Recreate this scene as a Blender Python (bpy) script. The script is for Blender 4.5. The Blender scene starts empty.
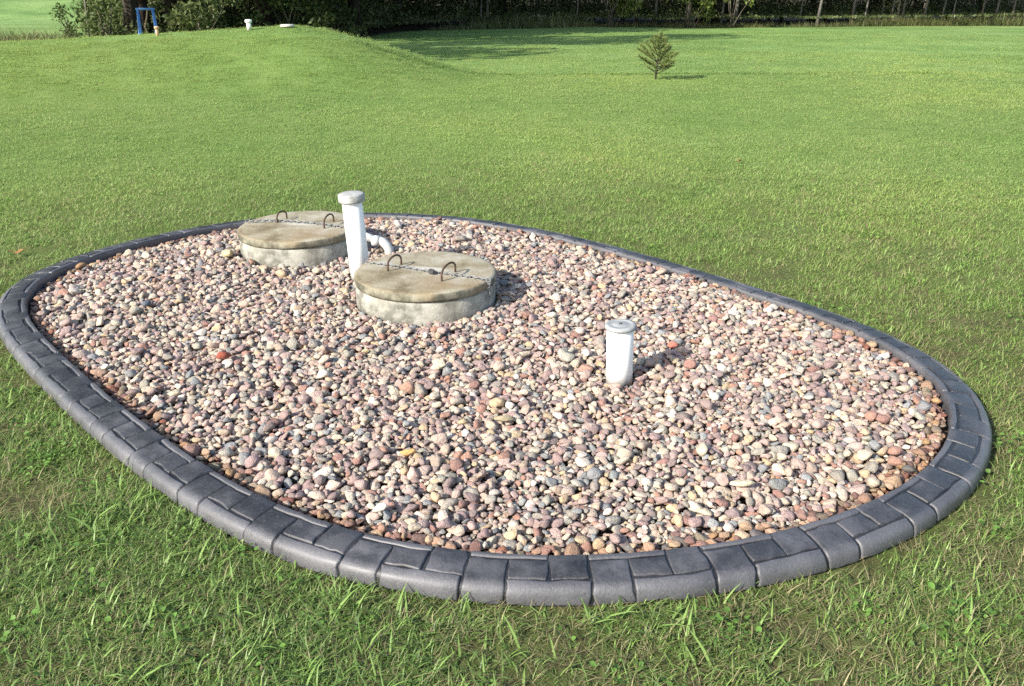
import bpy, bmesh, math, random
import numpy as np
from mathutils import Vector, Matrix

# ------------------------------------------------------------------ camera, sky, sun, exposure
SC = bpy.context.scene
COL = SC.collection
CAM_H, PITCH, FPX, CX, CY = 1.62, math.radians(22.4), 860.0, 512.0, 343.0
cam_d = bpy.data.cameras.new('camera')
cam = bpy.data.objects.new('camera', cam_d); COL.objects.link(cam)
cam.location = (0, 0, CAM_H)
cam.rotation_euler = (math.pi/2 - PITCH, 0, 0)
cam_d.sensor_width = 36.0; cam_d.lens = FPX/1024*36.0
cam_d.clip_start = 0.05; cam_d.clip_end = 1500
SC.camera = cam

SUN_TO = Vector((0.765, 0.645, 0)).normalized()      # the way shadows fall on the ground
SUN_EL = math.radians(31)
w = bpy.data.worlds.new('World'); SC.world = w; w.use_nodes = True
wn = w.node_tree.nodes; wl = w.node_tree.links
bg = wn['Background']
sky = wn.new('ShaderNodeTexSky'); sky.sky_type = 'NISHITA'; sky.sun_disc = False
sky.sun_elevation = SUN_EL
sky.sun_rotation = math.atan2(-SUN_TO.x, -SUN_TO.y)
sky.air_density = 1.0; sky.dust_density = 1.5; sky.ozone_density = 1.0
wl.new(sky.outputs[0], bg.inputs[0]); bg.inputs[1].default_value = 0.15
sun_d = bpy.data.lights.new('sun', 'SUN'); sun_d.energy = 4.8; sun_d.angle = math.radians(0.6)
sun_d.color = (1.0, 0.945, 0.86)
sun = bpy.data.objects.new('sun', sun_d); COL.objects.link(sun)
ldir = Vector((SUN_TO.x*math.cos(SUN_EL), SUN_TO.y*math.cos(SUN_EL), -math.sin(SUN_EL)))
sun.rotation_euler = ldir.to_track_quat('-Z', 'Y').to_euler()
sun.location = (-20, -16, 20)
vs = SC.view_settings
vs.view_transform = 'Standard'; vs.look = 'None'; vs.gamma = 1.0; vs.exposure = 0.92
vs.use_curve_mapping = False
SC.cycles.max_bounces = 5; SC.cycles.diffuse_bounces = 3; SC.cycles.transparent_max_bounces = 4
SC.cycles.use_denoising = False

# ------------------------------------------------------------------ helpers
rng = np.random.default_rng(7); random.seed(7)
cP, sP = math.cos(PITCH), math.sin(PITCH)

def ray(px, py):
    a, b = px - CX, CY - py
    return np.array([a, FPX*cP + b*sP, -FPX*sP + b*cP])
def at_z(px, py, z):
    r = ray(px, py); t = (z - CAM_H)/r[2]
    return np.array([r[0]*t, r[1]*t, z])
def at_y(px, py, y):
    r = ray(px, py); t = y/r[1]
    return np.array([r[0]*t, y, CAM_H + r[2]*t])

_H = np.random.default_rng(99).random((256, 256))
def vnoise(x, y, s=1.0, o=0):
    x = np.asarray(x, float)/s + 17.3*o; y = np.asarray(y, float)/s + 9.7*o
    xi = np.floor(x).astype(int); yi = np.floor(y).astype(int)
    fx = x - xi; fy = y - yi
    fx = fx*fx*(3-2*fx); fy = fy*fy*(3-2*fy)
    g = lambda i, j: _H[(xi+i) & 255, (yi+j) & 255]
    return (g(0,0)*(1-fx)+g(1,0)*fx)*(1-fy) + (g(0,1)*(1-fx)+g(1,1)*fx)*fy
def fbm(x, y, s=1.0, o=0, n=3):
    return sum(vnoise(x, y, s/2**k, o+k)*0.5**k for k in range(n))/sum(0.5**k for k in range(n))
def sstep(a, b, x):
    t = np.clip((np.asarray(x, float)-a)/(b-a), 0, 1); return t*t*(3-2*t)

MA, MB_ = np.array([-4.75, 18.8]), np.array([-17.0, 15.8])      # crest line of the mound
def ground(x, y):
    x = np.asarray(x, float); y = np.asarray(y, float)
    r = np.hypot(x, y)
    z = -0.0105*np.maximum(r-11, 0)*sstep(11, 24, r)
    z = z + 0.055*np.maximum(r-82, 0)*sstep(82, 105, r)
    d = MB_-MA; t = np.clip(((x-MA[0])*d[0]+(y-MA[1])*d[1])/(d@d), 0, 1)
    q = np.hypot(x-MA[0]-t*d[0], y-MA[1]-t*d[1])
    z = z + (1.0-0.53*t**0.8)*sstep(0, 1, 1-q/4.6)
    z = z + 0.05*(fbm(x, y, 6.0, 3)-0.5)*sstep(6, 11, r)
    return z
def gz(x, y): return float(ground(x, y))
def on_ground(px, py):
    r = ray(px, py); r = r/np.hypot(r[0], r[1]); t = 1.0
    while t < 300:
        p = r*t
        if CAM_H + p[2] <= gz(p[0], p[1]): break
        t += 0.05 if t < 25 else 0.2
    return np.array([r[0]*t, r[1]*t, gz(r[0]*t, r[1]*t)])

def tag(o, label=None, cat=None, group=None, kind=None):
    if label: o['label'] = label
    if cat: o['category'] = cat
    if group: o['group'] = group
    if kind: o['kind'] = kind
    return o
def empty(name, loc, rz=0):
    o = bpy.data.objects.new(name, None); COL.objects.link(o)
    o.location = loc; o.rotation_euler = (0, 0, rz); o.empty_display_size = 0.1
    return o
def mesh(name, v, f, mat=None, smooth=True):
    me = bpy.data.meshes.new(name)
    me.from_pydata([tuple(map(float, p)) for p in v], [], f)
    if mat: me.materials.append(mat)
    if smooth: me.polygons.foreach_set('use_smooth', [True]*len(me.polygons))
    me.update(); return me
def obj(name, me, parent=None, loc=(0,0,0)):
    o = bpy.data.objects.new(name, me); COL.objects.link(o); o.location = loc
    if parent: o.parent = parent
    return o
def quads_mesh(name, Q, mat, smooth=False):
    """Q: (n,4,3) array of quads, fast"""
    n = len(Q); me = bpy.data.meshes.new(name)
    me.vertices.add(n*4); me.vertices.foreach_set('co', Q.reshape(-1).astype(np.float32))
    me.loops.add(n*4); me.loops.foreach_set('vertex_index', np.arange(n*4, dtype=np.int32))
    me.polygons.add(n); me.polygons.foreach_set('loop_start', np.arange(0, n*4, 4, dtype=np.int32))
    me.polygons.foreach_set('loop_total', np.full(n, 4, dtype=np.int32))
    me.materials.append(mat); me.update(calc_edges=True); me.validate()
    return me
def tube(path, rad, n=8, caps=True, closed=False):
    """vertices, faces of a tube along a path; rad scalar or list"""
    P = [Vector(p) for p in path]; m = len(P)
    R = [rad]*m if np.isscalar(rad) else list(rad)
    V, F = [], []; up = None
    for i, p in enumerate(P):
        if closed: t = P[(i+1) % m]-P[i-1]
        else: t = (P[min(i+1, m-1)]-P[max(i-1, 0)])
        t.normalize()
        if up is None:
            up = Vector((0,0,1)) if abs(t.z) < 0.9 else Vector((1,0,0))
        a = t.cross(up).normalized(); up = a.cross(t).normalized(); 
        for k in range(n):
            an = 2*math.pi*k/n
            V.append(p + (a*math.cos(an)+up*math.sin(an))*R[i])
    for i in range(m if closed else m-1):
        j = (i+1) % m
        for k in range(n):
            l = (k+1) % n
            F.append((i*n+k, i*n+l, j*n+l, j*n+k))
    if caps and not closed:
        F.append(tuple(range(n-1, -1, -1))); F.append(tuple((m-1)*n+k for k in range(n)))
    return V, F
def merge(parts):
    V, F = [], []
    for v, f in parts:
        o = len(V); V += list(v); F += [tuple(i+o for i in q) for q in f]
    return V, F
def lathe(prof, n=48, wob=None):
    V, F = [], []
    for (r, z) in prof:
        for k in range(n):
            a = 2*math.pi*k/n; rr, zz = (r, z) if wob is None else wob(r, z, a)
            V.append((rr*math.cos(a), rr*math.sin(a), zz))
    for i in range(len(prof)-1):
        for k in range(n):
            l = (k+1) % n
            F.append((i*n+k, i*n+l, (i+1)*n+l, (i+1)*n+k))
    F.append(tuple((len(prof)-1)*n+k for k in range(n)))
    F.append(tuple(range(n-1, -1, -1)))
    return V, F

# ------------------------------------------------------------------ materials
class NT:
    def __init__(s, name):
        s.m = bpy.data.materials.new(name); s.m.use_nodes = True
        s.t = s.m.node_tree; s.n = s.t.nodes; s.n.clear()
        s.out = s.n.new('ShaderNodeOutputMaterial')
    def a(s, typ, ins=None, **kw):
        nd = s.n.new(typ)
        for k, v in kw.items(): setattr(nd, k, v)
        for k, v in (ins or {}).items(): s.set(nd, k, v)
        return nd
    def set(s, nd, k, v):
        i = nd.inputs[k]
        if isinstance(v, bpy.types.NodeSocket): s.t.links.new(v, i)
        elif hasattr(v, 'outputs'): s.t.links.new(v.outputs[0], i)
        else: i.default_value = v
    def noise(s, scale, vec=None, detail=4, rough=0.55, out=0):
        nd = s.a('ShaderNodeTexNoise', {'Scale': scale, 'Detail': detail, 'Roughness': rough})
        if vec is not None: s.set(nd, 'Vector', vec)
        return nd.outputs[out]
    def ramp(s, fac, stops, interp='LINEAR'):
        nd = s.a('ShaderNodeValToRGB', {'Fac': fac}); cr = nd.color_ramp; cr.interpolation = interp
        while len(cr.elements) < len(stops): cr.elements.new(0.5)
        for e, (p, c) in zip(cr.elements, stops):
            e.position = p; e.color = (c[0], c[1], c[2], 1) if not np.isscalar(c) else (c, c, c, 1)
        return nd.outputs[0]
    def mix(s, fac, A, B, mode='MIX'):
        nd = s.a('ShaderNodeMix', data_type='RGBA', blend_type=mode)
        def c(v): return (*v, 1) if isinstance(v, (tuple, list)) and len(v) == 3 else v
        s.set(nd, 0, fac); s.set(nd, 6, c(A)); s.set(nd, 7, c(B))
        return nd.outputs[2]
    def math(s, op, A, B=0.0):
        nd = s.a('ShaderNodeMath', operation=op); s.set(nd, 0, A); s.set(nd, 1, B); return nd.outputs[0]
    def bump(s, h, strength, dist=0.01):
        return s.a('ShaderNodeBump', {'Height': h, 'Strength': strength, 'Distance': dist}).outputs[0]
    def principled(s, col, rough=0.6, spec=0.5, normal=None, **kw):
        p = s.a('ShaderNodeBsdfPrincipled')
        s.set(p, 'Base Color', (*col, 1) if isinstance(col, tuple) else col)
        s.set(p, 'Roughness', rough); s.set(p, 'Specular IOR Level', spec)
        if normal is not None: s.set(p, 'Normal', normal)
        for k, v in kw.items(): s.set(p, k, v)
        s.t.links.new(p.outputs[0], s.out.inputs[0]); return p
    def leafy(s, col, trans=0.3, gloss=0.06, rough=0.45, tcol=None):
        d = s.a('ShaderNodeBsdfDiffuse', {'Color': col}); t = s.a('ShaderNodeBsdfTranslucent', {'Color': tcol if tcol is not None else col})
        m = s.a('ShaderNodeMixShader', {0: trans, 1: d, 2: t})
        g = s.a('ShaderNodeBsdfGlossy', {'Color': (1,1,1,1), 'Roughness': rough})
        m2 = s.a('ShaderNodeMixShader', {0: gloss, 1: m, 2: g})
        s.t.links.new(m2.outputs[0], s.out.inputs[0])
def srgb(r, g, b, k=1.0):
    f = lambda c: (((c/255+0.055)/1.055)**2.4 if c > 10 else c/255/12.92)*k
    return (f(r), f(g), f(b))

def mat_ground():
    N = NT('lawn_soil'); pos = N.a('ShaderNodeNewGeometry').outputs['Position']
    far = N.a('ShaderNodeAttribute', attribute_name='far').outputs['Fac']
    wood = N.a('ShaderNodeAttribute', attribute_name='wood').outputs['Fac']
    fld = N.a('ShaderNodeAttribute', attribute_name='field').outputs['Fac']
    n1 = N.noise(45, pos, 8, 0.75); n2 = N.noise(1.7, pos, 5, 0.6); n3 = N.noise(0.22, pos, 5, 0.6); n4 = N.noise(7, pos, 4)
    n5 = N.noise(0.055, pos, 3)
    soil = N.ramp(n1, [(0.25, (0.045,0.034,0.018)), (0.5, (0.105,0.086,0.045)), (0.75, (0.20,0.165,0.095))])
    thatch = N.ramp(n1, [(0.3, (0.07,0.095,0.026)), (0.6, (0.13,0.16,0.048)), (0.8, (0.19,0.20,0.075))])
    near = N.mix(N.ramp(n4, [(0.33, 0.15), (0.55, 0.95)]), soil, thatch)
    g = N.ramp(n2, [(0.3, (0.13,0.215,0.048)), (0.5, (0.17,0.27,0.065)), (0.7, (0.22,0.32,0.09))])
    g = N.mix(N.ramp(n3, [(0.35, 0.0), (0.75, 0.5)]), g, (0.19,0.24,0.07))
    g = N.mix(N.ramp(n1, [(0.3, 0.30), (0.6, 0.0)]), g, (0.055,0.09,0.02))
    g2 = N.ramp(n3, [(0.36, (0.12,0.21,0.055)), (0.5, (0.165,0.275,0.075)), (0.64, (0.22,0.33,0.10))])
    g2 = N.mix(N.ramp(n5, [(0.4, 0.0), (0.7, 0.35)]), g2, (0.22,0.27,0.10))
    g = N.mix(fld, g, g2)
    c = N.mix(far, near, g)
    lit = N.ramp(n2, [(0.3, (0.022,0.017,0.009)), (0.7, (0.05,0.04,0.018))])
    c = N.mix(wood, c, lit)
    h = N.math('ADD', n1, N.math('MULTIPLY', n2, 0.6))
    N.principled(c, 0.92, 0.12, N.bump(h, 0.8, 0.05)); return N.m

def mat_grass(name, lo, hi, dry, dry_amt, trans=0.35, lum_v=0.45):
    N = NT(name); geo = N.a('ShaderNodeNewGeometry'); pos = geo.outputs['Position']
    isl = geo.outputs['Random Per Island']
    rnd = N.a('ShaderNodeObjectInfo').outputs['Random']
    c = N.mix(N.noise(0.9, pos, 4), lo, hi)
    c = N.mix(N.math('MULTIPLY', rnd, 0.45), c, N.mix(isl, lo, hi))
    lum = N.ramp(isl, [(0.0, 1-lum_v), (0.5, 1.0), (1.0, 1+lum_v)])
    c = N.mix(1.0, c, lum, 'MULTIPLY')
    patch = N.ramp(N.noise(0.55, pos, 4, 0.6), [(0.38, 0.0), (0.72, 1.0)])
    wilt = N.math('LESS_THAN', N.math('FRACT', N.math('MULTIPLY', isl, 37.7)), N.math('MULTIPLY', N.math('ADD', patch, 0.25), dry_amt))
    c = N.mix(wilt, c, dry)
    c = N.mix(1.0, c, N.ramp(N.noise(0.16, pos, 4, 0.6), [(0.36, (0.78,0.85,0.80)), (0.5, (1.0,1.0,1.0)), (0.64, (1.22,1.13,1.08))]), 'MULTIPLY')
    N.leafy(c, trans, 0.024, 0.5); return N.m

def mat_leaf(name, lo, hi, trans=0.3, gloss=0.012, sc=0.7):
    N = NT(name); geo = N.a('ShaderNodeNewGeometry'); isl = geo.outputs['Random Per Island']
    c = N.mix(isl, lo, hi)
    c = N.mix(1.0, c, N.ramp(N.noise(sc, geo.outputs['Position'], 3), [(0.3, 0.65), (0.7, 1.3)]), 'MULTIPLY')
    N.leafy(c, trans, gloss, 0.5); return N.m

def mat_bark(name, lo, hi, sc=9):
    N = NT(name); tc = N.a('ShaderNodeTexCoord').outputs['Object']
    mp = N.a('ShaderNodeMapping', {'Vector': tc, 'Scale': (1, 1, 0.25)})
    n = N.noise(sc, mp.outputs[0], 5, 0.65)
    N.principled(N.mix(N.ramp(n, [(0.35, 0.0), (0.65, 1.0)]), lo, hi), 0.9, 0.15, N.bump(n, 0.6, 0.03)); return N.m

def mat_stone(name, inst):
    N = NT(name)
    oi = N.a('ShaderNodeObjectInfo')
    base = (N.a('ShaderNodeAttribute', attribute_name='col', attribute_type='INSTANCER').outputs['Color'] if inst else oi.outputs['Color'])
    tc = N.a('ShaderNodeTexCoord').outputs['Object']
    off = N.a('ShaderNodeVectorMath', {0: tc, 1: N.math('MULTIPLY', oi.outputs['Random'], 40.0)}, operation='ADD').outputs[0]
    n1 = N.noise(1.6, off, 4, 0.6); n2 = N.noise(9.0, off, 3, 0.6)
    c = N.mix(1.0, base, N.ramp(n1, [(0.28, 0.80), (0.5, 1.0), (0.72, 1.14)]), 'MULTIPLY')
    c = N.mix(N.ramp(n2, [(0.55, 0.0), (0.75, 0.16)]), c, (0.50,0.47,0.43))
    c = N.mix(N.ramp(n2, [(0.25, 0.15), (0.42, 0.0)]), c, (0.12,0.09,0.08))
    N.principled(c, 0.62, 0.35, N.bump(N.math('ADD', n1, N.math('MULTIPLY', n2, 0.4)), 0.5, 0.15)); return N.m

def mat_kerb(name, k=1.0):
    N = NT(name); geo = N.a('ShaderNodeNewGeometry'); pos = geo.outputs['Position']
    n1 = N.noise(6, pos, 5, 0.6); n2 = N.noise(95, pos, 6, 0.75); n3 = N.noise(1.3, pos, 3)
    rnd = N.a('ShaderNodeObjectInfo').outputs['Random']
    c = N.ramp(n1, [(0.38, (0.016*k,0.0158*k,0.0175*k)), (0.50, (0.031*k,0.0305*k,0.0335*k)), (0.63, (0.076*k,0.0745*k,0.081*k))])
    c = N.mix(1.0, c, N.ramp(rnd, [(0, 0.72), (1, 1.3)]), 'MULTIPLY')
    c = N.mix(N.ramp(n2, [(0.52, 0.0), (0.72, 0.6)]), c, (0.10*k,0.10*k,0.106*k))
    worn = N.a('ShaderNodeAttribute', attribute_name='worn').outputs['Fac']
    c = N.mix(N.math('MULTIPLY', worn, N.ramp(n1, [(0.35, 0.55), (0.65, 1.0)])), c, N.mix(n2, (0.056*k,0.055*k,0.060*k), (0.150*k,0.148*k,0.157*k)))
    n4 = N.noise(160, pos, 3, 0.7); c = N.mix(N.ramp(n4, [(0.26, 0.7), (0.36, 0.0)]), c, (0.012,0.012,0.013))
    r = N.ramp(n1, [(0.35, 0.42), (0.65, 0.60)])
    N.principled(c, r, 0.5, N.bump(N.math('ADD', N.math('ADD', n2, N.math('MULTIPLY', n4, 0.5)), n1), 0.45, 0.006), **{'Coat Weight': 0.30, 'Coat Roughness': 0.40, 'Coat IOR': 1.5}); return N.m

def mat_concrete(name, lid):
    N = NT(name); geo = N.a('ShaderNodeNewGeometry'); tc = N.a('ShaderNodeTexCoord').outputs['Object']
    n1 = N.noise(3.6, tc, 6, 0.62); n2 = N.noise(40, tc, 5, 0.7); n3 = N.noise(9, tc, 5, 0.65)
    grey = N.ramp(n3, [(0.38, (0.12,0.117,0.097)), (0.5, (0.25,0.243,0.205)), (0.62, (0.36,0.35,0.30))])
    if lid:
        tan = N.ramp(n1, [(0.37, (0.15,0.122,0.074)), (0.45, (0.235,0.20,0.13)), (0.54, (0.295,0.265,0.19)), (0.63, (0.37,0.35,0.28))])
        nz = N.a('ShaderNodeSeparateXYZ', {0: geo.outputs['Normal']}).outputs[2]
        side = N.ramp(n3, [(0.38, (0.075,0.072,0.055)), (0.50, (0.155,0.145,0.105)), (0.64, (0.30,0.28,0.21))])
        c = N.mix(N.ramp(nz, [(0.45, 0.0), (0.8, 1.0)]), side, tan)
        # white lime streak running under the chain
        sp = N.a('ShaderNodeSeparateXYZ', {0: tc})
        ax = N.math('ABSOLUTE', N.math('ADD', N.math('MULTIPLY', sp.outputs[0], 0.22), N.math('ADD', sp.outputs[1], -0.02)))
        wd = N.math('ADD', ax, N.math('MULTIPLY', N.math('ADD', n3, -0.5), 0.10))
        lx = N.math('ABSOLUTE', N.math('ADD', sp.outputs[0], -0.01))
        st = N.math('MULTIPLY', N.ramp(wd, [(0.01, 1.0), (0.06, 0.0)]), N.ramp(lx, [(0.05, 1.0), (0.17, 0.0)]))
        c = N.mix(N.math('MULTIPLY', st, 0.8), c, (0.50,0.48,0.42))
        # rust stains
        c = N.mix(N.ramp(N.noise(2.3, tc, 3), [(0.54, 0.0), (0.66, 0.6)]), c, (0.20,0.125,0.05))
    else:
        c = N.mix(N.ramp(n1, [(0.45, 0.0), (0.75, 0.6)]), grey, (0.50,0.475,0.39))
        c = N.mix(N.ramp(n3, [(0.22, 0.6), (0.40, 0.0)]), c, (0.13,0.125,0.10))
    c = N.mix(N.ramp(n2, [(0.25, 0.55), (0.42, 0.0)]), c, (0.12,0.11,0.085))
    N.principled(c, 0.88, 0.2, N.bump(N.math('ADD', n2, n3), 0.5, 0.008)); return N.m

def mat_plain(name, col, rough=0.5, spec=0.5, var=0.15, sc=8, metal=0.0, bump=0.1):
    N = NT(name); tc = N.a('ShaderNodeTexCoord').outputs['Object']
    n = N.noise(sc, tc, 5, 0.6)
    c = N.mix(1.0, (*col, 1), N.ramp(n, [(0.3, 1-var), (0.7, 1+var)]), 'MULTIPLY')
    N.principled(c, rough, spec, N.bump(n, bump, 0.004), Metallic=metal); return N.m
def mat_pvc():
    N = NT('white_pvc'); tc = N.a('ShaderNodeTexCoord').outputs['Object']
    mp = N.a('ShaderNodeMapping', {'Vector': tc, 'Scale': (1, 1, 0.2)})
    n = N.noise(22, mp.outputs[0], 4, 0.6); z = N.a('ShaderNodeSeparateXYZ', {0: tc}).outputs[2]
    c = N.mix(N.ramp(n, [(0.5, 0.0), (0.8, 0.25)]), (0.83,0.83,0.81), (0.62,0.60,0.54))
    dirt = N.ramp(N.math('ADD', z, N.math('MULTIPLY', n, 0.06)), [(0.075, 0.75), (0.125, 0.0)])
    c = N.mix(dirt, c, (0.40,0.35,0.28))
    N.principled(c, 0.38, 0.5); return N.m

M_GROUND = mat_ground()
M_GRASS = mat_grass('grass_blade', (0.15,0.24,0.05), (0.25,0.36,0.092), (0.34,0.30,0.16), 0.34)
M_GRASSF = mat_grass('lawn_blade', (0.205,0.31,0.072), (0.30,0.415,0.125), (0.38,0.36,0.17), 0.22, 0.35, 0.25)
M_GRASS2 = mat_grass('coarse_grass_blade', (0.13,0.215,0.045), (0.25,0.355,0.10), (0.32,0.28,0.14), 0.10)
M_DRY = mat_grass('dry_grass_blade', (0.17,0.145,0.07), (0.28,0.24,0.12), (0.14,0.17,0.05), 0.30, 0.2)
M_CLOVER = mat_grass('broad_leaf', (0.08,0.17,0.03), (0.16,0.28,0.055), (0.2,0.25,0.06), 0.1)
M_WEED = mat_grass('tall_weed', (0.10,0.13,0.04), (0.19,0.215,0.08), (0.30,0.24,0.13), 0.35)
M_STONE_I = mat_stone('river_stone_mixed', True)
M_STONE = mat_stone('river_stone_single', False)
M_KERB = mat_kerb('stamped_concrete'); M_CORE = mat_kerb('stamped_concrete_joint', 0.4)
M_LID = mat_concrete('lid_concrete', True); M_RISER = mat_concrete('riser_concrete', False)
M_PVC = mat_pvc()
M_CAP = mat_plain('grey_cap', (0.32,0.32,0.305), 0.75, 0.3, 0.3, 30, bump=0.4)
M_CAP2 = mat_plain('pale_grey_cap', (0.27,0.28,0.275), 0.6, 0.3, 0.2, 25)
M_CONDUIT = mat_plain('grey_white_conduit', (0.47,0.475,0.455), 0.55, 0.4, 0.12, 20)
M_RUST = mat_plain('rusty_rebar', (0.075,0.045,0.032), 0.85, 0.3, 0.4, 60, bump=0.5)
M_CHAIN = mat_plain('galvanised_chain', (0.20,0.205,0.205), 0.55, 0.5, 0.35, 40, metal=0.4)
M_LOCK = mat_plain('dark_lock', (0.04,0.042,0.045), 0.5, 0.5, 0.3, 40)
M_BLUE = mat_plain('blue_paint', (0.10,0.26,0.58), 0.45, 0.5, 0.2, 6)
M_ORANGE = mat_plain('tan_plastic', (0.50,0.33,0.19), 0.6, 0.3, 0.2, 6)
M_SOIL = mat_plain('bed_soil', (0.07,0.055,0.042), 0.95, 0.1, 0.4, 30, bump=0.6)
M_BARK = mat_bark('grey_bark', (0.06,0.05,0.04), (0.17,0.15,0.12))
M_PALEBARK = mat_bark('pale_bark', (0.075,0.068,0.056), (0.19,0.175,0.15))
M_DARKBARK = mat_bark('dark_bark', (0.022,0.017,0.014), (0.06,0.048,0.04))
M_CROWN = mat_leaf('tree_leaf', (0.035,0.058,0.018), (0.08,0.105,0.034), 0.2)
M_UNDER = mat_leaf('undergrowth_leaf', (0.042,0.065,0.024), (0.12,0.14,0.05), 0.2, sc=0.35)
M_BRIGHT = mat_leaf('bright_leaf', (0.09,0.13,0.03), (0.19,0.22,0.055), 0.35)
M_SHRUB = mat_leaf('shrub_leaf', (0.05,0.085,0.026), (0.12,0.15,0.05), 0.3)
M_NEEDLE = mat_leaf('pine_needle', (0.11,0.15,0.045), (0.22,0.25,0.085), 0.3)
M_DEADLEAF = mat_plain('dead_leaf', (0.26,0.135,0.05), 0.8, 0.2, 0.3, 30)

# ------------------------------------------------------------------ outline of the kerb
INNER = [(24,292),(28,308),(45,335),(80,371),(128,409),(180,446),(230,477),(280,503),(335,526),(400,541),(470,549),(560,552),
         (650,549),(730,541),(800,525),(860,503),(905,482),(936,455),(949,427),(950,405),(941,385),(920,365),(888,346),
         (848,327),(800,309),(740,289),(675,269),(605,249),(540,233),(485,223),(430,217),(380,215.5),(330,215.5),(280,218),(230,224),
         (180,233),(130,245),(80,260),(44,275)]
KZ = 0.075
ctrl = np.array([at_z(x, y, KZ)[:2] for x, y in INNER])
def closed_curve(c, n, harm):
    d = np.r_[0, np.cumsum(np.hypot(*np.diff(np.vstack([c, c[:1]]), axis=0).T))]
    L = d[-1]; cc = np.vstack([c, c[:1]])
    t = np.linspace(0, L, 2048, endpoint=False)
    z = np.interp(t, d, cc[:,0]) + 1j*np.interp(t, d, cc[:,1])
    F = np.fft.fft(z); k = np.fft.fftfreq(2048, 1/2048)
    F[np.abs(k) > harm] = 0
    z = np.fft.ifft(F)
    p = np.c_[z.real, z.imag]
    d = np.r_[0, np.cumsum(np.hypot(*np.diff(np.vstack([p, p[:1]]), axis=0).T))]
    t = np.linspace(0, d[-1], n, endpoint=False); pp = np.vstack([p, p[:1]])
    return np.c_[np.interp(t, d, pp[:,0]), np.interp(t, d, pp[:,1])], d[-1]
NC = 1400
CUR, CLEN = closed_curve(ctrl, NC, 7)
tan = np.roll(CUR, -1, 0) - np.roll(CUR, 1, 0); tan /= np.hypot(*tan.T)[:,None]
area2 = np.sum(CUR[:,0]*np.roll(CUR[:,1], -1) - np.roll(CUR[:,0], -1)*CUR[:,1])
NRM = np.c_[tan[:,1], -tan[:,0]]*(1 if area2 > 0 else -1)          # points away from the bed
CEN = CUR.mean(0)
def curve_at(t):
    i = (t/CLEN*NC) % NC; a = int(i) % NC; b = (a+1) % NC; f = i-int(i)
    return CUR[a]*(1-f)+CUR[b]*f, NRM[a]*(1-f)+NRM[b]*f
_ang = np.arctan2(CUR[:,1]-CEN[1], CUR[:,0]-CEN[0]); _r = np.hypot(CUR[:,0]-CEN[0], CUR[:,1]-CEN[1])
_o = np.argsort(_ang); _angs = np.r_[_ang[_o]-2*np.pi, _ang[_o], _ang[_o]+2*np.pi]; _rs = np.tile(_r[_o], 3)
def inner_gap(x, y):
    """roughly the distance from the inner kerb edge, positive inside the bed"""
    x = np.asarray(x)-CEN[0]; y = np.asarray(y)-CEN[1]
    return (np.interp(np.arctan2(y, x), _angs, _rs) - np.hypot(x, y))*0.93

# ------------------------------------------------------------------ the ground
EDGE = [(-200,60),(40,60),(70,36),(360,38),(380,43),(470,50),(570,54),(690,53),(820,57),(910,62),(1024,67),(1250,72)]
def edge_dist(phi_px):
    return np.interp(phi_px, [e[0] for e in EDGE], [e[1] for e in EDGE])
def to_px(x, y):     # the picture column of a compass direction on the ground (for laying out the wood)
    return CX + FPX/cP*np.asarray(x)/np.maximum(np.asarray(y), 1e-3)
LINE_A, LINE_B = on_ground(395, 54)[:2], on_ground(1030, 72.5)[:2]
def field_mask(x, y):
    d = LINE_B-LINE_A; s = (x-LINE_A[0])*d[1]-(y-LINE_A[1])*d[0]
    return sstep(-0.25, 0.25, -s/np.hypot(*d))
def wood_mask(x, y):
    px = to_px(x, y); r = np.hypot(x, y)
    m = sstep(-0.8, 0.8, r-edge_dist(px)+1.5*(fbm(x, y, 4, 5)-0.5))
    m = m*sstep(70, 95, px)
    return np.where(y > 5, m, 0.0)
def build_lawn():
    rs = [0.0]; r = 0.35
    while r < 420: rs.append(r); r *= 1.028
    an = np.r_[np.radians(np.arange(-52, 52.01, 0.45)), np.radians(np.arange(56, 306, 4.0))]
    R, A = np.meshgrid(rs[1:], an, indexing='ij')
    X = R*np.sin(A); Y = R*np.cos(A); Z = ground(X, Y)
    n, m = X.shape
    V = np.c_[X.ravel(), Y.ravel(), Z.ravel()]
    V = np.vstack([[0, 0, gz(0, 0)], V])
    i, j = np.meshgrid(np.arange(n-1), np.arange(m), indexing='ij'); j2 = (j+1) % m
    Q = np.stack([i*m+j, i*m+j2, (i+1)*m+j2, (i+1)*m+j], -1).reshape(-1, 4)[:, ::-1]+1
    F = [tuple(q) for q in Q.tolist()] + [(0, 1+(k+1) % m, 1+k) for k in range(m)]
    me = mesh('lawn', V, F, M_GROUND)
    for nm, val in (('far', sstep(3.5, 11, np.hypot(V[:,0], V[:,1]))), ('wood', wood_mask(V[:,0], V[:,1])), ('field', field_mask(V[:,0], V[:,1]))):
        at = me.attributes.new(nm, 'FLOAT', 'POINT'); at.data.foreach_set('value', val.astype(np.float32))
    o = obj('lawn', me); tag(o, kind='structure'); return o
build_lawn()

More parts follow.
